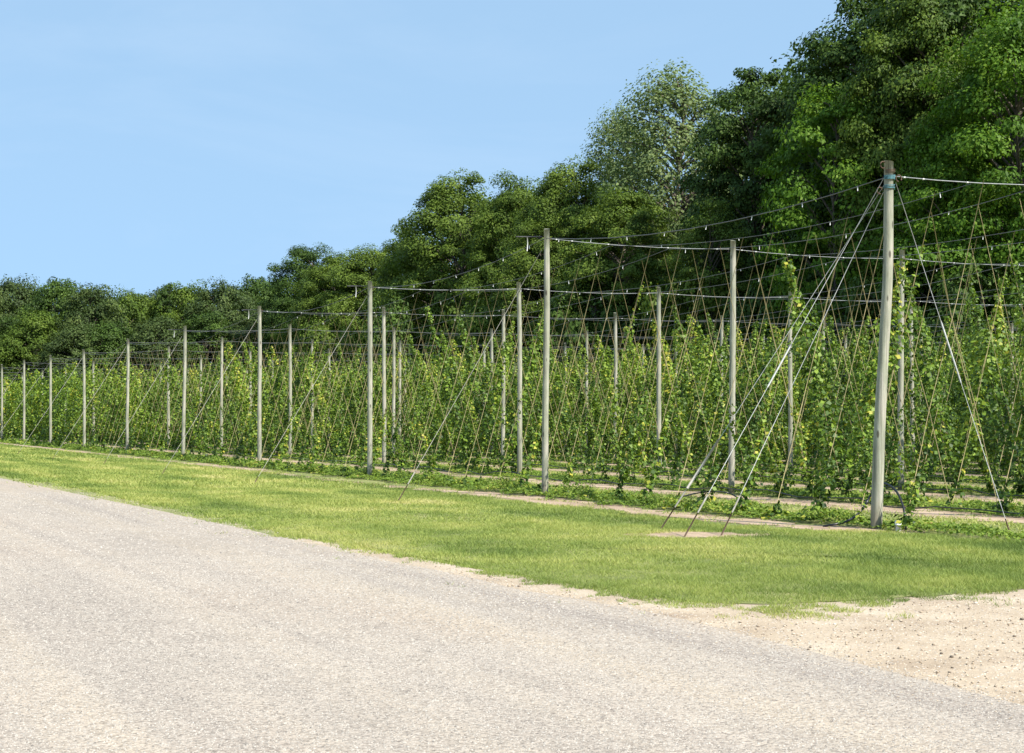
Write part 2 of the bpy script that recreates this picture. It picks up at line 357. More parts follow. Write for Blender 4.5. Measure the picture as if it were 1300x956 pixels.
# alley grass between the rows
VV, RR = [], []
for k in range(0, 7):
    for z0, z1, dens, w in ((15,50,330,.02),(50,100,70,.05)):
        L = z1-z0; n = int(L*1.9*dens); t = rng.uniform(z0, z1, n); d = row_d(k)+rng.uniform(.6, 2.75, n)+rng.normal(0,.16,n)
        x, y = -t*SA+d*CA, t*CA+d*SA; ok = np.abs(x/y) < .42; x, y = x[ok], y[ok]
        VV.append(blades(x, y, rng.uniform(.02,.055,len(x))*(.6+.8*vnoise(x,y,.6,30)), np.full(len(x), w))); RR.append(np.repeat(np.clip(.15+.6*vnoise(x,y,1.5,31)+rng.normal(0,.12,len(x)),0,1), 3))
for k in range(-1, 4):
    n = 26000; t = rng.uniform(16.5, 75, n)**1.0; d = row_d(k)+3.1+rng.uniform(-.9, .9, n)
    x, y = -t*SA+d*CA, t*CA+d*SA; ok = (np.abs(x/y) < .42) & (vnoise(t, d*1.6, .5, 200+k)*.6+vnoise(t, d, .16, 210+k)*.4 > .60); x, y = x[ok], y[ok]
    VV.append(blades(x, y, rng.uniform(.02,.06,len(x)), np.full(len(x), .016))); RR.append(np.repeat(rng.uniform(.1,.8,len(x)), 3))
V = np.concatenate(VV); n = len(V)//3
tag(obj('alley_grass', mesh('alley_grass', V, np.arange(n*3).reshape(n,3), M['grass'], np.concatenate(RR))),
    'green grass growing in the alleys between the hop rows', 'grass', kind='stuff')
# weeds along every row
PP, SS, RR = [], [], []
for k in range(0, NR):
    segs = ((15,45,900,.055),(45,90,300,.09),(90,240,60,.19)) if k < 2 else ((15,50,480,.07),(50,100,150,.12),(100,240,40,.22))
    for z0, z1, dens, s in segs:
        n = int((z1-z0)*1.75*dens); t = rng.uniform(z0, z1, n); d = row_d(k)+rng.uniform(-.72, 1.0, n)
        x, y = -t*SA+d*CA, t*CA+d*SA
        prof = np.clip(1-((d-row_d(k)-.1)/.95)**2, .05, 1)
        cl = vnoise(t, d, .55, 40+k)*.7+vnoise(t, d, .2, 60+k)*.3
        top_h = np.where((k == 0) & (t < 18.9), .5, 1)*(.03+(.60 if k == 0 else .38)*np.clip(cl-.22,0,1)**1.3)*prof
        h = top_h*rng.uniform(.35,1,n)**.6
        ok = (np.abs(x/y) < .42) & (cl > .26) & (d > row_d(k)-.75+.55*vnoise(t, d*.3, .7, 55+k)) & ~((k == 0) & (t < 18.9) & (d < D0-.1)) & (t > (12 if k == 0 else 10)) & (y < ZMAX)
        PP.append(np.c_[x, y, h][ok]); SS.append((s*rng.uniform(.6,1.3,n))[ok]); RR.append(np.clip(.25+.5*vnoise(t,d,.9,80+k)+rng.normal(0,.18,n),0,1)[ok])
P = np.concatenate(PP); s = np.concatenate(SS); N = unit(np.c_[rng.normal(0,.6,len(P)), rng.normal(0,.6,len(P))-.25, np.full(len(P),1.)])
V, Fc = leaf_geo(P, N, s, .7)
tag(obj('weeds', mesh('weeds', V, Fc, M['weed'], np.repeat(np.concatenate(RR), 4))), 'low leafy weeds growing thick along the foot of the hop rows', 'weeds', kind='stuff')

# loose stones on the drive and the verge
g = Geo(); r = np.random.default_rng(5)
ico = [(0,0,1),(.89,0,.45),(.28,.85,.45),(-.72,.53,.45),(-.72,-.53,.45),(.28,-.85,.45),(.72,.53,-.45),(-.28,.85,-.45),(-.89,0,-.45),(-.28,-.85,-.45),(.72,-.53,-.45),(0,0,-1)]
icof = [(0,1,2),(0,2,3),(0,3,4),(0,4,5),(0,5,1),(1,6,2),(2,7,3),(3,8,4),(4,9,5),(5,10,1),(6,7,2),(7,8,3),(8,9,4),(9,10,5),(10,6,1),(11,7,6),(11,8,7),(11,9,8),(11,10,9),(11,6,10)]
ico = np.array(ico); Vs, Fs, Rs, cnt = [], [], [], 0
rex = [p[0] for p in road_px]; rey = [p[1] for p in road_px]
while cnt < 1700:
    y = math.sqrt(r.uniform(9**2, 17**2)); x = r.uniform(-.05, .42)*y; px = 650+F*x/y; py = HY+F*EYE/y
    e_l = np.interp(px, [p[0] for p in lawn_px], [p[1] for p in lawn_px]); e_r = np.interp(px, rex, rey)
    if py < e_l-2 or py > e_r+4: continue
    if r.uniform() > .35+.65*float(vnoise(np.array([x]), np.array([y]), .8, 77)[0]): continue
    s = .003+.008*r.uniform()**3 + (.014*r.uniform() if r.uniform() < .02 else 0)
    v = ico*(s*np.array([r.uniform(.8,1.4), r.uniform(.8,1.4), r.uniform(.5,.8)]))*(1+r.normal(0,.12,(12,1)))
    Vs.append(v+np.array([x,y,.006+s*.3])); Fs.append(np.array(icof)+cnt*12); Rs.append(np.full(12, r.uniform())); cnt += 1
st = leafmat('loose_stone', [(0,(.16,.13,.10)),(.3,(.33,.26,.19)),(.7,(.44,.35,.25)),(1,(.60,.53,.43))], 0., .8)
tag(obj('gravel', mesh('gravel', np.concatenate(Vs), np.concatenate(Fs), st, np.concatenate(Rs))), 'loose stones scattered over the sandy drive beside the road', 'gravel', kind='stuff')

# proud stone chips of the chip-seal road and fine grit of the drive
def chips(n, zlo, zhi, xlo, xhi, size, where, base):
    y = np.sqrt(rng.uniform(zlo**2, zhi**2, n)); x = y*rng.uniform(xlo, xhi, n); px = 650+F*x/y; py = HY+F*EYE/y
    er = np.interp(px, rex, rey); el = np.interp(px, [p[0] for p in lawn_px], [p[1] for p in lawn_px])
    py = py+rng.normal(0, 4*14/np.maximum(y, 8), n); ok = (py > er) if where == 'road' else ((py-er) < rng.exponential(16*14/y, n)) & (py > er-6) if where == 'edge' else (py < er) & (py > el-1)
    x, y = x[ok], y[ok]; n = len(x); s = size*rng.uniform(.5,1.4,n); th = rng.uniform(0,1.6,n)
    V = np.empty((n,5,3))
    for j in range(4):
        a = th+j*math.pi/2; r_ = s*rng.uniform(.6,1.3,n); V[:,j] = np.c_[x+r_*np.cos(a), y+r_*np.sin(a), np.full(n, base)]
    V[:,4] = np.c_[x+s*rng.normal(0,.25,n), y+s*rng.normal(0,.25,n), base+s*rng.uniform(.4,.95,n)]
    return V.reshape(-1,3), np.repeat(np.clip(rng.normal(.55,.25,n),0,1), 5)
def chip_obj(name, parts, mat, lab):
    V = np.concatenate([p[0] for p in parts]); q = np.concatenate([p[1] for p in parts]); n = len(V)//5; b = np.arange(n)[:,None]*5
    Fc = np.concatenate([b+np.array([[j, (j+1)%4, 4]]) for j in range(4)])
    tag(obj(name, mesh(name, V, Fc, mat, q)), lab, 'gravel', kind='stuff')
M['chip'] = leafmat('road_chip', [(0,(.15,.135,.12)),(.2,(.27,.245,.21)),(.6,(.36,.325,.28)),(1,(.46,.42,.365))], 0., .8)
chip_obj('road_chips', [chips(60000, 7.3, 11, -.4, .4, .0058, 'road', .008), chips(50000, 11, 18, -.4, .3, .0080, 'road', .008), chips(30000, 18, 34, -.4, .1, .012, 'road', .008)], M['chip'], 'pale and dark stone chips standing proud of the road surface')
chip_obj('drive_grit', [chips(45000, 7.5, 18, -.05, .45, .0065, 'drive', .004), chips(220000, 8, 40, -.42, .4, .0062, 'edge', .009)], st, 'fine pale grit lying all over the sandy drive')

# ------------------------------------------------------------------ trellis posts
ORD = ['first','second','third','fourth','fifth','sixth','seventh','eighth','ninth','tenth','eleventh','twelfth','thirteenth','fourteenth','fifteenth','sixteenth','seventeenth','eighteenth','nineteenth','twentieth','twenty-first','twenty-second','twenty-third','twenty-fourth','twenty-fifth']
def post_mesh(seed, h=5.5, r0=.073, r1=.06, lean=(0,0)):
    r = np.random.default_rng(seed); n = 14; z = np.linspace(-.3, h, n)
    bx = np.interp(z, [-.3, h*.3, h*.7, h], r.normal(0,.012,4)); by = np.interp(z, [-.3, h*.3, h*.7, h], r.normal(0,.012,4))
    f = np.clip(z/h, 0, 1); pts = np.c_[bx+lean[0]*f, by+lean[1]*f, z]; rad = (r0+(r1-r0)*f)*(1+r.normal(0,.015,n))
    g = Geo(); g.tube(pts, rad, 14)
    V = np.concatenate(g.V); V[-14:,2] += r.uniform(-.02,.02)+.012*np.sin(np.arange(14)*2*math.pi/14+r.uniform(0,6))
    g.V = [V]; return g.me('post', M['post'])
PM = [post_mesh(100+i) for i in range(8)]
fix = {(1,0):(-3,-7), (1,1):(-1,-3), (2,0):(0,4), (3,0):(2,2), (4,0):(2,5), (5,0):(1,4), (6,0):(0,5), (7,0):(0,3)}  # posts are not quite level
def post_base(n, k):
    x, y = wxy(post_t(n, k), row_d(k))
    if (n, k) in fix: x += fix[(n,k)][0]*y/F
    return x, y
def post_h(n, k):
    y = post_base(n, k)[1]; return 5.5 - (fix[(n,k)][1]*y/F if (n,k) in fix else 0)
bar_me = tube_mesh('outrigger_bar', [(0,0,0),(-.56,0,.0)], .013, M['iron'], 8)
tape_me = tube_mesh('hanging_tape', [(0,0,0),(.008,0,-.15),(-.004,.004,-.3)], .010, M['clip'], 5)
hook_me = tube_mesh('hook', [(.05*math.cos(a), 0, .05*math.sin(a)) for a in np.linspace(.5, 5.6, 10)], .009, M['rust'], 6)
posts = []
for k in range(NR):
    for n in range(0, 30):
        x, y = post_base(n, k)
        if y > ZMAX or not -60 < px_of(x, y) < 1420: continue
        if (n, k) == (0, 0): continue
        side = 'weathered grey wooden post carrying the wires'
        if k == 0: lab = f'weathered grey trellis post in the front row, {ORD[n-1]} left of the leaning corner post'
        elif n == 0: lab = f'grey trellis post at the right end of the {ORD[k]} row from the lawn'
        else: lab = f'grey trellis post in the {ORD[k]} row from the lawn, {ORD[n-1]} from its right end'
        g = 'wooden posts of the hop trellis'
        if y < 75:
            o = empty('trellis_post', (x, y, 0), random.uniform(0, 6.28), lab, 'post', g); lr = (random.gauss(0,.006), random.gauss(0,.006))
            p = obj('shaft', PM[(n*3+k)%8], o); p.scale = (1, 1, post_h(n,k)/5.5); p.rotation_euler = (lr[0], lr[1], random.uniform(0,6.28))
            hk = obj('hook', hook_me, o); hk.location = (.07, 0, post_h(n,k)-.2); hk.rotation_euler = (0, .3, random.uniform(0,6))
            if k == 0 and n <= 4:
                o.rotation_euler = (0,0,0)
                b = obj('outrigger_bar', bar_me, o); b.location = (-.05, 0, post_h(n,k)-.15)
                tp = obj('hanging_tape', tape_me, b); tp.location = (-.32, 0, 0)
        else:
            o = obj('trellis_post', PM[(n*3+k)%8], None, (x, y, 0), random.uniform(0,6.28)); o.scale = (1.1, 1.1, post_h(n,k)/5.5)
            tag(o, lab, 'post', g)
# corner post, leaning outwards, with its rope bands
cx, cy = wxy(post_t(0,0), row_d(0)); LEAN = (.21, 0)
cp = empty('corner_post', (cx, cy, 0), 0, 'thick leaning grey corner post with blue rope bands near its top', 'post', 'wooden posts of the hop trellis')
obj('shaft', post_mesh(77, 5.45, .088, .068, LEAN), cp)
def ring(z, rad, thick, mat, name, turns=3):
    f = z/5.45; th = np.linspace(0, 2*math.pi*turns, 20*turns)
    pts = np.c_[LEAN[0]*f+rad*np.cos(th), rad*np.sin(th), z+np.linspace(-.03,.03,len(th))+.01*np.sin(th)]
    return tube_mesh(name, pts, thick, mat, 6)
obj('rope_band', ring(5.20, .076, .008, M['rope'], 'rope_band', 4), cp)
obj('rope_band', ring(5.06, .077, .007, M['rope'], 'rope_band', 3), cp)
obj('wire_band', ring(5.29, .075, .005, M['rust'], 'wire_band', 3), cp)
for i, (hx, hz) in enumerate(((-.11, 5.38), (-.16, 5.0), (.12, 5.18))):
    h = obj('hook', hook_me, cp); h.location = (LEAN[0]+hx, -.02, hz); h.rotation_euler = (0, .5*i, .4)

# ------------------------------------------------------------------ cables
def sag_pts(p, q, sag, n=14):
    p, q = np.array(p), np.array(q); s = np.linspace(0, 1, n)[:,None]; P = p*(1-s)+q*s; P[:,2] -= (4*sag*s*(1-s))[:,0]; return P
clip_me = tube_mesh('clip', [(0,0,.010),(0,0,-.02),(.004,0,-.07)], .007, M['clip'], 5)
knot_me = tube_mesh('clamp', [(-.02,0,0),(.02,0,0)], .013, M['clip'], 6)
def clips_on(par, pts, every, kind='clip'):
    L = np.r_[0, np.cumsum(np.linalg.norm(np.diff(pts, axis=0), axis=1))]; cnt = 0
    for s in np.arange(every*.5, L[-1], every):
        s += random.uniform(-.3,.3); p = [np.interp(s, L, pts[:,i]) for i in range(3)]
        if p[1] > 62 or not 0 < px_of(p[0], p[1]) < 1320: continue
        c = obj('clip', clip_me, par); c.location = p; c.rotation_euler = (random.uniform(-.2,.2), random.uniform(-.3,.3), random.uniform(0,6)); cnt += 1
        if cnt >= 60: break
def cable_r(y): return .008
def ctop(n, k):
    if (n, k) == (0, 0): return (cx+.21, cy, 5.22)
    x, y = post_base(n, k); return (x, y, post_h(n,k)-.18)
def line_pts(n, frac_k):                                  # a point on cross cable n
    k0 = min(int(math.floor(frac_k)), NR-2); k0 = max(k0, 0); f = frac_k-k0
    p, q = np.array(ctop(n, k0)), np.array(ctop(n, k0+1)); z = p*(1-f)+q*f; z[2] -= 4*.06*max(0, f*(1-f)); return z
for n in range(0, 20):
    segs = []; t = None
    for k in range(NR-1):
        seg = sag_pts(ctop(n,k), ctop(n,k+1), .06, 6); segs.append(seg if k == 0 else seg[1:])
    pts = np.concatenate(segs)
    if pts[:,1].min() > ZMAX-20: continue
    o = empty('cross_cable', tuple(pts[0]), 0, f'galvanised cable running back over the posts from the {"leaning corner post" if n == 0 else ORD[n-1]+" front post left of the corner"}', 'cable', 'cables strung across the rows from post to post')
    pts = pts-pts[0]; c = obj('cable', tube_mesh('cable', pts, .0075 if n == 0 else .0055+.0003*n, M['steel'] if n < 3 else M['darkwire'], 5), o)
    if n < 4:
        for kk in range(5 if n else 2):
            seg = sag_pts(ctop(n,kk), ctop(n,kk+1), .06, 6)
            for f in (.06,.14,.33,.65,.92):
                p = seg[0]*(1-f)+seg[-1]*f; p[2] -= 4*.06*f*(1-f)
                if p[1] > 60 or px_of(p[0], p[1]) > 1330: continue
                kn = obj('clamp', knot_me, o); kn.location = tuple(p-np.array(o.location)); kn.rotation_euler = (0,0,A+random.uniform(-.1,.1))
wire_fn = {}
def row_wire(k, off):
    nodes = []
    for n in range(0, 26):
        fk = k + off/R
        if fk < 0 or fk > NR-1: return None
        p = line_pts(n, fk); p[2] -= .02
        if p[1] > ZMAX: break
        nodes.append(p)
    nodes.insert(0, nodes[0]*2-nodes[1])
    return nodes
def wire_sag(k, side): return .24 + .05*math.sin(k*3.1+side)
for k in range(NR-1):
    for side in ((1,) if k == 0 else (-1, 1)):
        nd_ = row_wire(k, side*W)
        if nd_ is None: continue
        segs = []
        for i in range(1, len(nd_)-1):
            s = sag_pts(nd_[i], nd_[i+1], wire_sag(k, side), 9); segs.append(s if i == 1 else s[1:])
        pts = np.concatenate(segs); wire_fn[(k, side)] = pts
        far_near = 'far' if side > 0 else 'near'
        o = empty('row_wire', tuple(pts[0]), 0, f'thin wire holding string tops along the {far_near} side of the {ORD[k]} hop row', 'wire', 'thin wires running along the hop rows')
        obj('wire', tube_mesh('wire', pts-pts[0], .0045+.0005*k, M['darkwire'], 4), o)
        if k < 3:
            for i in range(0, min(len(pts)-1, 34)):
                for f in (.5,):
                    if (i+k) % 2: continue
                    p = pts[i]*(1-f)+pts[i+1]*f
                    if p[1] > 55 or px_of(p[0], p[1]) > 1330: continue
                    c = obj('clip', clip_me, o); c.location = tuple(p-pts[0]); c.rotation_euler = (0, random.uniform(-.3,.3), random.uniform(0,6)); c.scale = (1,1,random.uniform(.5,1.2))
# middle cable of the front row
segs = []
for n in range(0, 14):
    s = sag_pts(ctop(n,0), ctop(n+1,0), .3, 9); segs.append(s if n == 0 else s[1:])
pts = np.concatenate(segs)
o = empty('row_wire', tuple(pts[0]), 0, 'sagging cable linking the tops of the front posts one after another', 'wire', 'thin wires running along the hop rows')
obj('wire', tube_mesh('wire', pts-pts[0], .008, M['darkwire'], 5), o)
for i in range(0, 14):
    p = pts[i]*.45+pts[i+1]*.55; c = obj('clip', clip_me, o); c.location = tuple(p-pts[0]); c.rotation_euler = (0, random.uniform(-.4,.4), random.uniform(0,6))

# ------------------------------------------------------------------ guy wires
def guy(top, foot, label, sleeve=None, buckle=None, rad=.0042, group='guy wires of the front posts', shackle=True, mat='guy'):
    top, foot = np.array(top, float), np.array(foot, float); o = empty('guy_wire', tuple(foot), 0, label, 'guy wire', group)
    v = top-foot; L = np.linalg.norm(v); P = lambda s: v*s
    obj('cable', tube_mesh('cable', [P(s) for s in (.11 if shackle else .035, .4, .7, 1)], rad, M[mat], 6), o)
    obj('anchor_rod', tube_mesh('anchor_rod', [P(-.02), P(.02), P(.075 if shackle else .038)], [.013,.011,.009], M['rust'], 8), o)
    if shackle:
        obj('turnbuckle', tube_mesh('turnbuckle', [P(.06), P(.068), P(.075), P(.10), P(.108), P(.116)], [.006,.011,.013,.013,.011,.006], M['dullguy'], 8), o)
    if sleeve: obj('sleeve', tube_mesh('sleeve', [P(sleeve[0]), P(sleeve[1])], .019, M['dullguy'], 10), o)
    if buckle: obj('cable_grip', tube_mesh('cable_grip', [P(buckle[0]), P(buckle[0]+.01), P(buckle[1]-.01), P(buckle[1])], [.007,.013,.013,.007], M['guy'], 8), o)
    return o
tx, tz = cx+.21, 5.2
f1 = gpt(838, 673); f2 = gpt(868, 683); f3 = gpt(915, 681); f4 = gpt(1282, 676)
guy((tx-.08, cy, 5.1), (*f1, 0), 'leftmost guy wire of the leaning corner post, with a pale sleeve low down', (.12,.26), group='guy wires of the corner post')
guy((tx-.1, cy, 5.18), (*f2, 0), 'middle guy wire of the corner post, with a bright cable grip halfway up', None, (.40,.52), group='guy wires of the corner post')
guy((tx-.1, cy, 4.98), (*f3, 0), 'rightmost of the three guy wires left of the corner post', group='guy wires of the corner post')
guy((tx+.08, cy, 5.12), (*f4, 0), 'guy wire running down to the right from the corner post top', None, (.42,.60), group='guy wires of the corner post', shackle=False)
feet = {1:(505,637), 2:(322,615), 3:(205,603), 4:(131,590), 5:(66,584), 6:(22,577)}
for n in range(1, 9):
    x, y = post_base(n, 0)
    if n in feet: fx, fy = gpt(*feet[n])
    else: fx, fy = wxy(post_t(n,0)-2.0, D0-3.7)
    guy((x-.06, y, post_h(n,0)-.42), (fx, fy, 0), f'guy wire slanting to the lawn from the {ORD[n-1]} front post left of the corner', rad=.004+.0004*n, shackle=n < 2, mat='dullguy')
# guys at the right ends of the inner rows seen against the hops
for k in (1, 2):
    pass

# ------------------------------------------------------------------ irrigation
def bez(P, n=24):
    P = np.array(P, float); t = np.linspace(0, len(P)-1, n); out = []
    Q = np.vstack([2*P[0]-P[1], P, 2*P[-1]-P[-2]])
    for s in t:
        i = min(int(s), len(P)-2); u = s-i; a, b, c, d = Q[i], Q[i+1], Q[i+2], Q[i+3]
        out.append(.5*((2*b)+(-a+c)*u+(2*a-5*b+4*c-d)*u*u+(-a+3*b-3*c+d)*u**3))
    return np.array(out)
def imgp(px, py, y): return ((px-650)/F*y, y, EYE-(py-HY)/F*y)
h1 = bez([imgp(1150,672,22.3), imgp(1147,645,22.5), imgp(1138,624,22.8), imgp(1124,614,23.1), imgp(1112,616,23.3), imgp(1103,633,23.4), imgp(1090,652,23.2), imgp(1074,662,23.0), imgp(1058,666,22.9), imgp(1045,668,23.0)], 50)
tag(obj('irrigation_hose', tube_mesh('irrigation_hose', h1, .017, M['hose'], 8)), 'thick black irrigation hose arching behind the corner post into the front row', 'hose')
vp = empty('riser_pipe', (*gpt(1140.5,675), 0), 0, 'short white plastic riser pipe beside the corner post', 'pipe')
obj('pipe', tube_mesh('pipe', [(0,0,-.05),(0,0,.12)], .040, M['pvc'], 16), vp); obj('cap', tube_mesh('cap', [(0,0,.10),(0,0,.15),(0,0,.165)], [.05,.05,.04], M['pvc'], 16), vp)
for k in range(1, 5):
    t = np.arange(16.5, 110, .5); r = np.random.default_rng(300+k)
    base = .10+.05*np.interp(t, np.arange(10, 120, 1.0), r.normal(size=110)).clip(-1.5, 1.5)
    d = row_d(k)-.62+.06*np.interp(t, np.arange(10,120,2.0), r.normal(size=55)) + (.0 if k else .2)
    pts = np.c_[-t*SA+d*CA, t*CA+d*SA, np.clip(base, .02, .3)]
    tag(obj('drip_line', tube_mesh('drip_line', pts, .012, M['hose'], 5)), f'black drip hose lying along the near side of the {ORD[k]} hop row', 'hose', 'black drip hoses along the hop rows')
h2 = bez([imgp(868,630,26.5), imgp(885,626,26.8), imgp(905,624,27), imgp(925,626,27.2), imgp(938,633,27.0), imgp(948,642,26.6)], 30)
tag(obj('irrigation_hose', tube_mesh('irrigation_hose', h2, .013, M['hose'], 6)), 'black hose loop on the soil near the second row post left of the guy wires', 'hose')

# ------------------------------------------------------------------ hop plants
def bine_leaves(side, h0, h1, n, rad, size, r, along=0., top=5.27):
    n = int(n*1.5)
    """leaves round the string that goes from the hill to (side*W, along, top)"""
    u = r.uniform(0, 1, n)**(1.0 if h1 > 3.8 else 1.05); z = h0+(h1-h0)*u; f = z/top
    lump = .35+1.35*np.interp(z, np.linspace(0, 6, 19), r.uniform(0, 1, 19)**1.3)
    taper = np.clip((h1-z)/(h1-h0+1e-6)*4.2, .4, 1) if h1 > 3.8 else np.clip((h1-z)/(h1-h0+1e-6)*2.6, .25, 1)
    if h1 > 3.8: taper = taper*np.clip(.35+.65*(z-.2)/.9, .35, 1)
    R_ = rad*lump*taper; th = r.uniform(0, 2*math.pi, n); q = np.sqrt(r.uniform(.05, 1, n))
    P = np.c_[side*W*f+R_*q*np.cos(th), along*f+R_*q*np.sin(th), z-.1*q]
    N = unit(np.c_[np.cos(th)*.8, np.sin(th)*.8, r.uniform(.1, .9, n)]+r.normal(0,.35,(n,3)))
    s = size*r.uniform(.55,1.25,n)*(.6+.4*taper)
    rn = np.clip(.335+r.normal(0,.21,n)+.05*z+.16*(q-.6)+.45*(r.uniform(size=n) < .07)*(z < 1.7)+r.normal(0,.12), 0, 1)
    return P, N, s, rn
def plant_mesh(seed, hts, dens, rad, size, mound=.5, lowyellow=.1, sides=(-1,1)):
    r = np.random.default_rng(seed); A_ = []
    for side, h in zip(sides, hts):
        if h > .3: A_.append(bine_leaves(side, .15, h, int(dens*h), rad, size, r, 0))
    n = int(110*mound); th = r.uniform(0, 6.28, n); q = np.sqrt(r.uniform(0,1,n))
    P = np.c_[q*.34*np.cos(th), q*.42*np.sin(th), mound*.6*r.uniform(.1,1,n)*(1.1-q*.7)]
    A_.append((P, unit(np.c_[np.cos(th)*.6, np.sin(th)*.6, np.ones(n)]+r.normal(0,.3,(n,3))), size*r.uniform(.6,1.2,n), np.clip(.45+r.normal(0,.2,n)+.5*(r.uniform(size=n) < lowyellow), 0, 1)))
    P, N, s, rn = [np.concatenate(x) for x in zip(*A_)]
    V, Fc = leaf_geo(P, N, s, .8, r)
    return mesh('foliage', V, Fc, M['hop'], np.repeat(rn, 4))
def string_mesh(side, r):
    pts = [(side*W*s, 0, .02+(WIRE-.02)*s) for s in (0,.33,.66,1)]
    pts = np.array(pts); pts[1:3] += r.normal(0,.02,(2,3)); return tube_mesh('string', pts, .0052, M['twine'], 5)
rs = np.random.default_rng(2)
STR = {s: [string_mesh(s, rs) for _ in range(3)] for s in (-1, 1)}
TALL = [plant_mesh(400+i, (rs.uniform(4.4,5.3), rs.uniform(4.2,5.3)), 125, .28, .115, .35, .10) for i in range(12)]
MEDM = [plant_mesh(430+i, (rs.uniform(1.2,3.0), rs.uniform(.4,3.6)), 62, .17, .10, .5, .16) for i in range(8)]
LOWM = [plant_mesh(450+i, (rs.choice([.2,.5,1.2]), rs.choice([.2,.2,.6,1.1])), 75, .15, .095, .3, .22) for i in range(8)]
# front row: strings to the far wire only
FT = [plant_mesh(470+i, (h,), 26, .10, .085, .4, .1, (1,)) for i, h in enumerate((4.9, 4.6))]
FL = [plant_mesh(480+i, (h,), 80, .14, .10, .5, .2, (1,)) for i, h in enumerate((.35,.9,1.6,.32,2.3,1.2,2.7))]

def wire_z(k, side, t):
    pts = wire_fn.get((k, side))
    if pts is None: return WIRE
    tt = pts[:,1]*CA - pts[:,0]*SA; return float(np.interp(t, tt, pts[:,2]))
hills = []
for k in range(NR):
    tstart = post_t(0, k) - 1.2; jit = np.random.default_rng(600+k)
    for i, t in enumerate(np.arange(tstart+.6, 260, 1.05)):
        d = row_d(k); tt = t+jit.normal(0,.06); x, y = wxy(tt, d); px = px_of(x, y); u = jit.uniform()
        if y > ZMAX or px > 1385 or px < -60: continue
        pt = {0:.0, 1:.10, 2:.18, 3:.66}.get(k, .95); pt = min(.97, pt + (.32 if k in (1, 2) and px > 1150 else 0) + (max(0, (t-50)/70) if k else max(0, (t-60)/180)))
        pm = {0:.16, 1:.42, 2:.45, 3:.22}.get(k, .06)
        st = 'tall' if u < pt else 'mid' if u < pt+pm else 'low'
        q = (tt-T0-SK*k) % S
        if k and min(q, S-q) < .6 and st != 'low': st = 'low'
        hills.append((y, k, i, tt, d, x, px, st, jit.uniform()))
vis = sorted([h for h in hills if 0 <= h[6] <= 1300])
near_set = set((h[1], h[2]) for h in vis[:300])
TXT = {'tall':'tall leafy hop bine', 'mid':'sparse young hop bine', 'low':'low young hop plant'}
def span_text(k, t):
    n = int(math.floor((t-post_t(0,k))/S))
    j = int((t-post_t(n,k))/1.05)+1
    return n, j
ORDN = lambda j: ORD[min(max(j-1,0),24)]
seen = {}
for h in hills:
    y, k, i, tt, d, x, px, st, u = h
    if (k, i) not in near_set: continue
    n, j = span_text(k, tt)
    key = (k, n); seen[key] = seen.get(key, 0)+1; j = seen[key]
    rowt = f'{ORD[k]} row'
    if n < 0: lab = f'{TXT[st]} just right of the end post of the {rowt} from the lawn, number {j}'.replace(', number 1', '') if k else f'{TXT[st]} just right of the leaning corner post' + ('' if j == 1 else ', outermost')
    elif k == 0: lab = f'{TXT[st]} in front row, {ORDN(j)} left of {"the leaning corner post" if n == 0 else "the "+ORD[n-1]+" post from the corner"}'
    else: lab = f'{TXT[st]}, {rowt}, {ORDN(j)} plant left of its {ORD[n]} post from right'
    sides = (1,) if k == 0 else (-1, 1)
    me = {('tall'):(FT if k == 0 else TALL), 'mid':(FL if k == 0 else MEDM), 'low':(FL if k == 0 else LOWM)}[st]
    me = me[int(u*997) % len(me)]
    if k == 0 and (n, j) in ((0,1),(1,3),(0,9)): me = FT[j % 2]
    o = empty('hop_plant', (x, y, 0), A, lab, 'hop plant', 'hop plants of the yard')
    o['st'] = st; del o['st']
    wz = wire_z(k, 1, tt); o.scale = (1, 1, wz/WIRE)
    if k in (1, 2) and st == 'low' and int(u*613) % 2: sides = (sides[int(u*71) % 2],)
    for s in sides: obj('string', STR[s][int(u*31) % 3], o)
    fo = obj('foliage', me, o); fo.rotation_euler = (0,0,0)
    if u > .5: fo.scale = (1,-1,1)
# all the others: one mass
PP, NN, SS, RR = [], [], [], []; sg_pts = []
r = np.random.default_rng(11)
for h in hills:
    y, k, i, tt, d, x, px, st, u = h
    if (k, i) in near_set: continue
    fz = y; size = .11 if fz < 70 else .15 if fz < 110 else .23
    per = 110 if fz < 70 else 60 if fz < 110 else 30
    if k >= 6: per = int(per*.8)
    for side in ((1,) if k == 0 else (-1, 1)):
        hh = {'tall': r.uniform(4.5,5.35), 'mid': r.uniform(.6,3.4), 'low': r.uniform(.4,1.2)}[st]
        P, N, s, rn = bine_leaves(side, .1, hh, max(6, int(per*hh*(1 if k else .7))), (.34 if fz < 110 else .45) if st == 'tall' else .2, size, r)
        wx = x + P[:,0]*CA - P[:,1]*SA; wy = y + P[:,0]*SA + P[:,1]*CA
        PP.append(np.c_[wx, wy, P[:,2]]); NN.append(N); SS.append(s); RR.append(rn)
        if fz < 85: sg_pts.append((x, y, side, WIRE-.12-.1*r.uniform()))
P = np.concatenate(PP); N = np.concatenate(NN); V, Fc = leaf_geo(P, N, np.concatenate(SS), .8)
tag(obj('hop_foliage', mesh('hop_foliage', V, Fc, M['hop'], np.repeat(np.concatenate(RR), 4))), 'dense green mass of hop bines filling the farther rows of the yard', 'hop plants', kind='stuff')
Vs, Fs = [], []
for c, (x, y, side, z) in enumerate(sg_pts):
    a = np.array([x, y, .05]); b = np.array([x+side*W*CA, y+side*W*SA, z]); w = .0045; v = []
    for q in (a, b):
        for m in range(3): v.append(q+w*np.array([math.cos(m*2.094), math.sin(m*2.094), 0]))
    Vs += v; Fs += [(c*6+m, c*6+(m+1)%3, c*6+3+(m+1)%3, c*6+3+m) for m in range(3)]
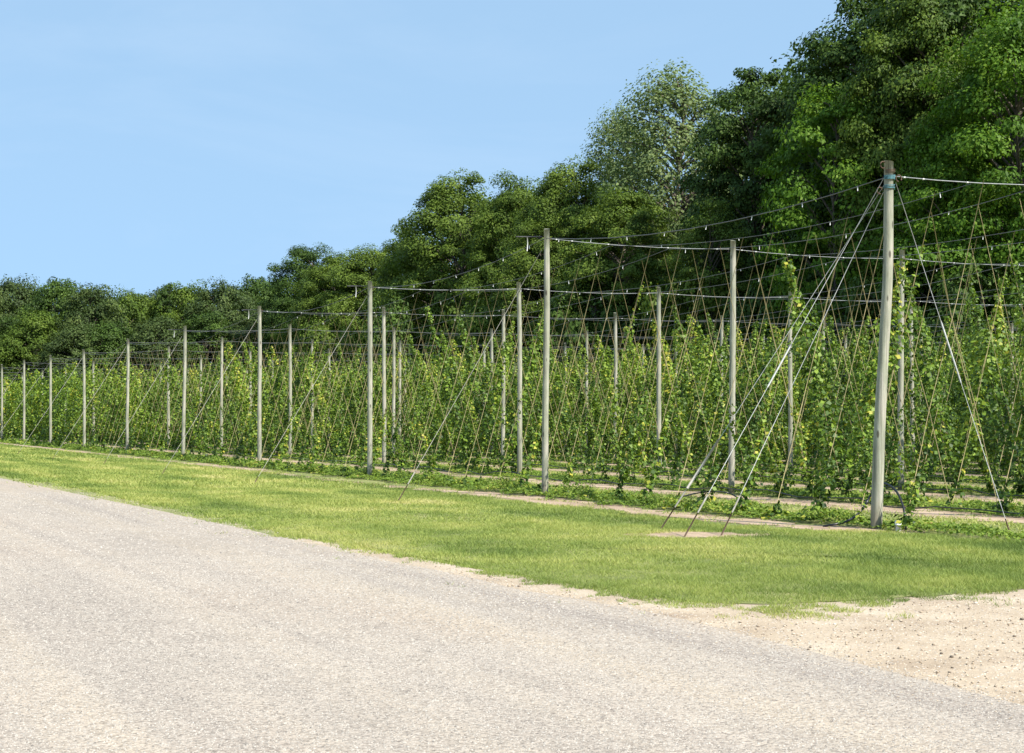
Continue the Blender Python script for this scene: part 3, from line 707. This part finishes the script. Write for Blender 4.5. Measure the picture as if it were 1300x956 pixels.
tag(obj('hop_strings', mesh('hop_strings', np.array(Vs), np.array(Fs), M['twine'])), 'countless pale climbing strings of the farther hop rows', 'strings', kind='stuff')

# ------------------------------------------------------------------ trees
def tree_data(seed, H, Rc, low, leaf, ncl, nlv, pad=.5, clr=1.5, round_=1., lean=0):
    """trunk, limbs, and leaf clumps spread through the crown volume"""
    r = np.random.default_rng(seed); tr = Geo(); 
    tp = np.array([[0,0,-.3],[r.normal(0,.1),r.normal(0,.1),H*.2],[r.normal(0,.3),r.normal(0,.3),H*.45],[r.normal(0,.5),r.normal(0,.5),H*.7],[r.normal(0,.5),r.normal(0,.5),H*.9]])
    tz = np.linspace(-.3, H*.9, 12); TP = np.c_[np.interp(tz, tp[:,2], tp[:,0]), np.interp(tz, tp[:,2], tp[:,1]), tz]
    tr.tube(TP, np.interp(tz, [-.3,H*.05,H*.9], [H*.015,H*.012,.04]), 8)
    Zc = H*(1+low)/2; Hz = H*(1-low)/2
    cent = []; th0 = r.uniform(0, 6.28)
    lobes = r.uniform(.84, 1.12, 11)
    for i in range(ncl):
        # clump centres: mostly on the outside of the crown, some within
        c = 1-2*(i+.5)/ncl; th = th0+i*2.39996+r.normal(0,.2); sn = math.sqrt(max(0,1-abs(c)**(2*round_)))
        rr = (.62+.38*r.uniform()**.7)
        lb = np.interp((th % 6.283)/6.283*11, range(12), list(lobes)+[lobes[0]])
        z = Zc + Hz*c*(.88+.12*r.uniform())*(rr*.35+.65); 
        cent.append((Rc*sn*rr*lb*math.cos(th), Rc*sn*rr*lb*math.sin(th), z))
    cent = np.array(cent) + r.normal(0,.35,(ncl,3))
    for cpt in cent[::2]:
        hz = max(H*.08, min(H*.86, cpt[2]-r.uniform(.5,1)*.55*math.hypot(cpt[0],cpt[1])-.6)); b = np.array([np.interp(hz, tz, TP[:,0]), np.interp(hz, tz, TP[:,1]), hz])
        m = b*.45+cpt*.55+np.array([0,0,.5]); pts = bez([b, m, cpt], 5); tr.tube(pts, np.linspace(H*.0042, .015, 5), 5)
    P, N, Sz, Rn = [], [], [], []
    for cpt in cent:
        n = int(nlv*r.uniform(.6,1.4)); v = unit(r.normal(size=(n,3))); rad = clr*r.uniform(.65,1.35); q = r.uniform(0,1,n)**.33
        out = unit(np.array([cpt[0], cpt[1], (cpt[2]-Zc)*Rc/Hz]))
        p = v*q[:,None]*rad*np.array([1,1,pad]); p[:,2] -= .12*(p[:,0]**2+p[:,1]**2)/rad
        p += .3*rad*np.sin(p[:,[1,2,0]]*4/rad+r.uniform(0,6,3))*.4
        P.append(cpt+p); N.append(unit(v*np.array([.8,.8,.6])+out*.5+np.array([0,0,.55])+r.normal(0,.45,(n,3))))
        Sz.append(leaf*r.uniform(.6,1.4,n)); Rn.append(np.clip(.42+r.normal(0,.12)+r.normal(0,.17,n), 0, 1))
    return tr, np.concatenate(P), np.concatenate(N), np.concatenate(Sz), np.concatenate(Rn)
def tree_mesh(seed, mat='t_mid', bark='bark', **kw):
    tr, P, N, s, rn = tree_data(seed, **kw); V, Fc = leaf_geo(P, N, s, .62, np.random.default_rng(seed))
    return tr.me('trunk', M[bark]), mesh('crown', V, Fc, M[mat], np.repeat(rn, 4))
KB = dict(H=24, Rc=6.3, low=.10, leaf=.23, ncl=200, nlv=500, pad=.45, clr=1.6)
BROAD = [tree_mesh(900+i, **KB) for i in range(3)]
MAPLE = [tree_mesh(910+i, **{**KB, 'leaf':.26, 'ncl':180, 'nlv':420, 'clr':1.75, 'pad':.34}) for i in range(2)]
LOCUST = [tree_mesh(920+i, **{**KB, 'H':18, 'Rc':5.0, 'leaf':.23, 'ncl':120, 'nlv':280, 'clr':1.5, 'pad':.26}) for i in range(2)]
AIRY = [tree_mesh(930, 't_pale', 'bark', H=26, Rc=5.2, low=.2, leaf=.24, ncl=300, nlv=120, pad=.9, clr=1.25)]
FARM = [tree_mesh(940+i, H=24, Rc=7.2, low=.05, leaf=.38, ncl=190, nlv=200, pad=.6, clr=1.8) for i in range(3)]
PINE = [tree_mesh(950, 't_dark', H=24, Rc=3.6, low=.15, leaf=.4, ncl=120, nlv=90, pad=.4, clr=1.1, round_=.6)]
SETS = dict(broad=(BROAD,24,6.3), maple=(MAPLE,24,6.3), locust=(LOCUST,18,5.0), airy=(AIRY,26,5.2), far=(FARM,24,7.2), pine=(PINE,24,3.6))
def tree(kind, px, top, y, wpx, mat, label, name='forest_tree', group='trees of the wood behind the hop yard', var=0):
    sets, H0, R0 = SETS[kind]; tm, cm = sets[var % len(sets)]
    x = (px-650)/F*y; h = EYE+(HY-top)/F*y; w = wpx*y/F/2
    o = empty(name, (x, y, 0), random.uniform(0, 6.28), label, 'tree', group); sx = w/R0*1.08; sz = h/H0*(1.0 if kind != 'broad' else .985); o.scale = (sx, sx, sz)
    obj('trunk', tm, o); c = obj('crown', cm, o)
    if kind == 'far' and mat == 't_mid': mat = 't_far'
    if mat != cm.materials[0].name:
        c.material_slots[0].link = 'OBJECT'; c.material_slots[0].material = M[mat]
    return o
def edge_y(px, d): return F*d/(CA*(px+288.))
# kind, px, top row, d beyond the rows (or absolute depth), width px, material, label
E_ = [
 ('broad',1300,-10,60,230,'t_lime','bright green tree at the right edge of the picture, tallest there','broadleaf_tree'),
 ('maple',1215,-75,64,250,'t_dark','tall dark tree behind the lime green trees, second from the right','broadleaf_tree'),
 ('broad',1170,-20,60,180,'t_olive','olive green crown high above and right of the leaning corner post','broadleaf_tree'),
 ('maple',1118,-25,64,230,'t_dark','tallest dark green tree where the wood meets the blue sky','broadleaf_tree'),
 ('locust',1062,98,57,170,'t_lime','bright yellow-green feathery tree left of the leaning corner post top','locust_tree'),
 ('locust',1215,180,57,170,'t_lime','low bright green tree just right of the leaning corner post','locust_tree'),
 ('maple',960,82,62,170,'t_dark','dark green tree between the pale airy tree and the tallest tree','broadleaf_tree'),
 ('airy',856,86,66,180,'t_pale','pale airy tree with sky showing through its thin crown','airy_tree'),
 ('airy',790,135,67,120,'t_pale','lower thin pale tree leaning against the left of the tall pale airy tree','airy_tree'),
 ('locust',905,250,57,110,'t_mid','low dark bushy tree under the right side of the pale airy tree','broadleaf_tree'),
 ('broad',728,196,62,140,'t_mid','rounded green tree just left of the pale airy tree','broadleaf_tree'),
 ('broad',790,235,58,150,'t_olive','olive bushy tree in front of the pale airy tree foot','broadleaf_tree'),
 ('broad',655,215,64,120,'t_olive','olive topped tree above the first front post left of the corner','broadleaf_tree'),
 ('broad',582,213,63,150,'t_mid','large dome shaped tree standing above the step down in the treeline','broadleaf_tree'),
 ('broad',690,270,58,120,'t_mid','shorter mid green tree behind the first front post','broadleaf_tree'),
 ('broad',525,285,62,100,'t_mid','left shoulder of the large dome, a smaller rounded tree','broadleaf_tree'),
 ('broad',470,308,66,120,'t_mid','dark rounded tree above the second front post left of the corner','broadleaf_tree'),
 ('broad',390,307,70,100,'t_dark','leftmost tree of the near wood, rising above the far woodland','broadleaf_tree'),
 ('broad',425,318,64,110,'t_mid','broad green tree between the leftmost near tree and the second front post','broadleaf_tree'),
]
for i, (kind, px, top, d, w, mat, lab, nm) in enumerate(E_):
    tree(kind, px, top, edge_y(px, d), w, mat, lab, nm, var=i)
# shrubs at the wood's edge
SH = [tree_mesh(970+i, 't_yell', H=7, Rc=3.4, low=.0, leaf=.24, ncl=60, nlv=150, pad=.6, clr=1.0) for i in range(2)]
SETS['shrub'] = (SH, 7, 3.4)
for i, (px, top, w, mat, lab) in enumerate(((985,350,120,'t_dark','dark shrub at the wood edge between the second row posts'),(880,335,110,'t_yell','yellow-green shrub under the pale airy tree'),(760,345,120,'t_dark','dark undergrowth bush right of the first front post'),
      (620,370,110,'t_mid','green bush at the wood edge left of the first front post'),(500,375,90,'t_dark','dark bush at the wood edge right of the second front post'),(1130,330,130,'t_dark','dark bush behind the leaning corner post'),(1240,330,130,'t_dark','dark bush behind the wires at the right edge'),(415,400,80,'t_mid','small bush at the wood edge left of the second front post'))):
    tree('shrub', px, top, edge_y(px, 55.5), w, mat, lab, 'forest_shrub', 'shrubs along the edge of the wood', i)
# far wood on the left
FAR = [(-40,352,'t_mid',250,''),(20,348,'t_mid',256,'first rounded treetop from the left edge of the far wood'),(72,350,'t_dark',248,'second rounded treetop of the far wood, dark green'),(118,360,'t_mid',240,'third tree of the far wood with a low even top'),
       (160,364,'t_olive',252,'olive treetop in the dip of the far wood'),(205,362,'t_mid',262,'green tree right of the dip in the far wood'),(238,357,'t_olive',250,'brownish olive treetop beside the thin dark pine'),
       (282,353,'t_mid',244,'rounded far tree right of the dark pine'),(325,347,'t_dark',256,'dark far tree beside the leftmost near tree'),(45,392,'t_olive',236,'lower olive tree in front of the far wood at left'),(140,405,'t_dark',234,'lower dark tree in the middle of the far wood front'),(200,400,'t_mid',233,'lower green tree above the fourth front post'),(265,395,'t_dark',236,'lower dark tree left of the third front post'),(325,392,'t_mid',234,'lower green tree just behind the third front post'),(95,410,'t_mid',232,'low green tree above the fifth front post'),(-5,400,'t_dark',238,'low dark tree at the left edge of the picture')]
for i, (px, top, mat, y, lab) in enumerate(FAR):
    if not lab: lab = 'far tree just beyond the left edge of the picture'
    tree('far', px, top, y, 86, mat, lab, 'woodland_tree', 'trees of the far wood', i)
tree('pine', 212, 356, 248, 30, 't_dark', 'thin dark pine poking above the far wood', 'pine_tree', 'trees of the far wood')
# the depth of the wood behind those front trees: one mass
PP, NN, SS, RR = [], [], [], []
r = np.random.default_rng(31)
_, P0, N0, S0, R0_ = tree_data(990, H=24, Rc=6.5, low=.02, leaf=.55, ncl=85, nlv=85, pad=.6, clr=2.0)
spots = []
for px in range(380, 1400, 52):
    for d, drop in ((74, 26), (84, 34)):
        tp = np.interp(px, [380,500,520,580,690,760,880,960,1010,1060,1400], [320,318,290,228,215,225,235,105,60,10,-60]) + drop*edge_y(px,62)/F*0 + (30 if d == 74 else 26)
        spots.append((px+r.uniform(-20,20), tp, edge_y(px, d), 1))
for px in range(-60, 380, 30): spots.append((px, np.interp(px, [-60,90,160,340,400], [362,362,376,362,330]), 285, 1))
for px, tp, y, f in spots:
    x = (px-650)/F*y; h = EYE+(HY-tp)/F*y; c, s_ = math.cos(px), math.sin(px); sc = h/24
    Q = P0*np.array([1,1,sc]); PP.append(np.c_[x+Q[:,0]*c-Q[:,1]*s_, y+Q[:,0]*s_+Q[:,1]*c, Q[:,2]]); NN.append(np.c_[N0[:,0]*c-N0[:,1]*s_, N0[:,0]*s_+N0[:,1]*c, N0[:,2]]); SS.append(S0); RR.append(R0_)
V, Fc = leaf_geo(np.concatenate(PP), np.concatenate(NN), np.concatenate(SS), .62)
tag(obj('deep_wood', mesh('deep_wood', V, Fc, M['t_dark'], np.repeat(np.concatenate(RR), 4))), 'dark depth of the wood filling in behind its front trees', 'woodland', kind='stuff')

# ------------------------------------------------------------------ light, sky, camera
EL, AZ = math.radians(47), math.radians(131)         # azimuth clockwise from +Y: right of and behind the camera
sd = D.lights.new('Sun', 'SUN'); sd.energy = 5.0; sd.angle = math.radians(.53); sd.color = (1, .95, .87)
so = D.objects.new('sun', sd); C.objects.link(so)
dirv = np.array([math.sin(AZ)*math.cos(EL), math.cos(AZ)*math.cos(EL), math.sin(EL)])
so.rotation_euler = (math.pi/2-EL, 0, math.pi-AZ)
so.location = tuple(dirv*60)
w = D.worlds.new('World'); scene.world = w; w.use_nodes = True; nt = w.node_tree; nt.nodes.clear()
sky = nt.nodes.new('ShaderNodeTexSky'); sky.sky_type = 'NISHITA'; sky.sun_disc = False; sky.sun_elevation = EL; sky.sun_rotation = AZ
sky.air_density = 1.0; sky.dust_density = .3; sky.ozone_density = 3.0; sky.altitude = 0
bg = nd(nt, 'ShaderNodeBackground', Strength=.12); wo = nt.nodes.new('ShaderNodeOutputWorld')
tcw = nt.nodes.new('ShaderNodeTexCoord'); mp = nt.nodes.new('ShaderNodeMapping'); mp.inputs['Location'].default_value = (0,0,.34); mp.inputs['Scale'].default_value = (1,1,.75)
nt.links.new(tcw.outputs['Generated'], mp.inputs['Vector']); nt.links.new(mp.outputs[0], sky.inputs['Vector']) if 'Vector' in sky.inputs else None
wn = noise(nt, mapping(nt, tcw.outputs['Generated'], (2.2,2.2,7)), 1.6, 6, .6, .6); wr = ramp(nt, wn, [(.5,(0,0,0)),(.85,(.085,.085,.085))])
nt.links.new(mixc(nt, wr.outputs[0], mixc(nt, .35, mixc(nt, 1., sky.outputs[0], (.97,1.07,.99), 'MULTIPLY'), (3.8,5.5,7.1)), (6.5,6.6,6.8)), bg.inputs[0]); nt.links.new(bg.outputs[0], wo.inputs[0])
cam = D.cameras.new('Camera'); co = D.objects.new('camera', cam); C.objects.link(co); scene.camera = co
co.location = (0, 0, EYE); co.rotation_euler = (math.pi/2, 0, 0); cam.sensor_width = 36; cam.sensor_fit = 'HORIZONTAL'
cam.lens = 36*F/1300; cam.shift_y = (HY-478)/1300; cam.clip_end = 8000; cam.clip_start = .1
scene.view_settings.view_transform = 'Standard'; scene.view_settings.look = 'None'; scene.view_settings.gamma = 1; scene.view_settings.exposure = .8
scene.render.engine = 'CYCLES'; scene.cycles.max_bounces = 6; scene.cycles.transparent_max_bounces = 4
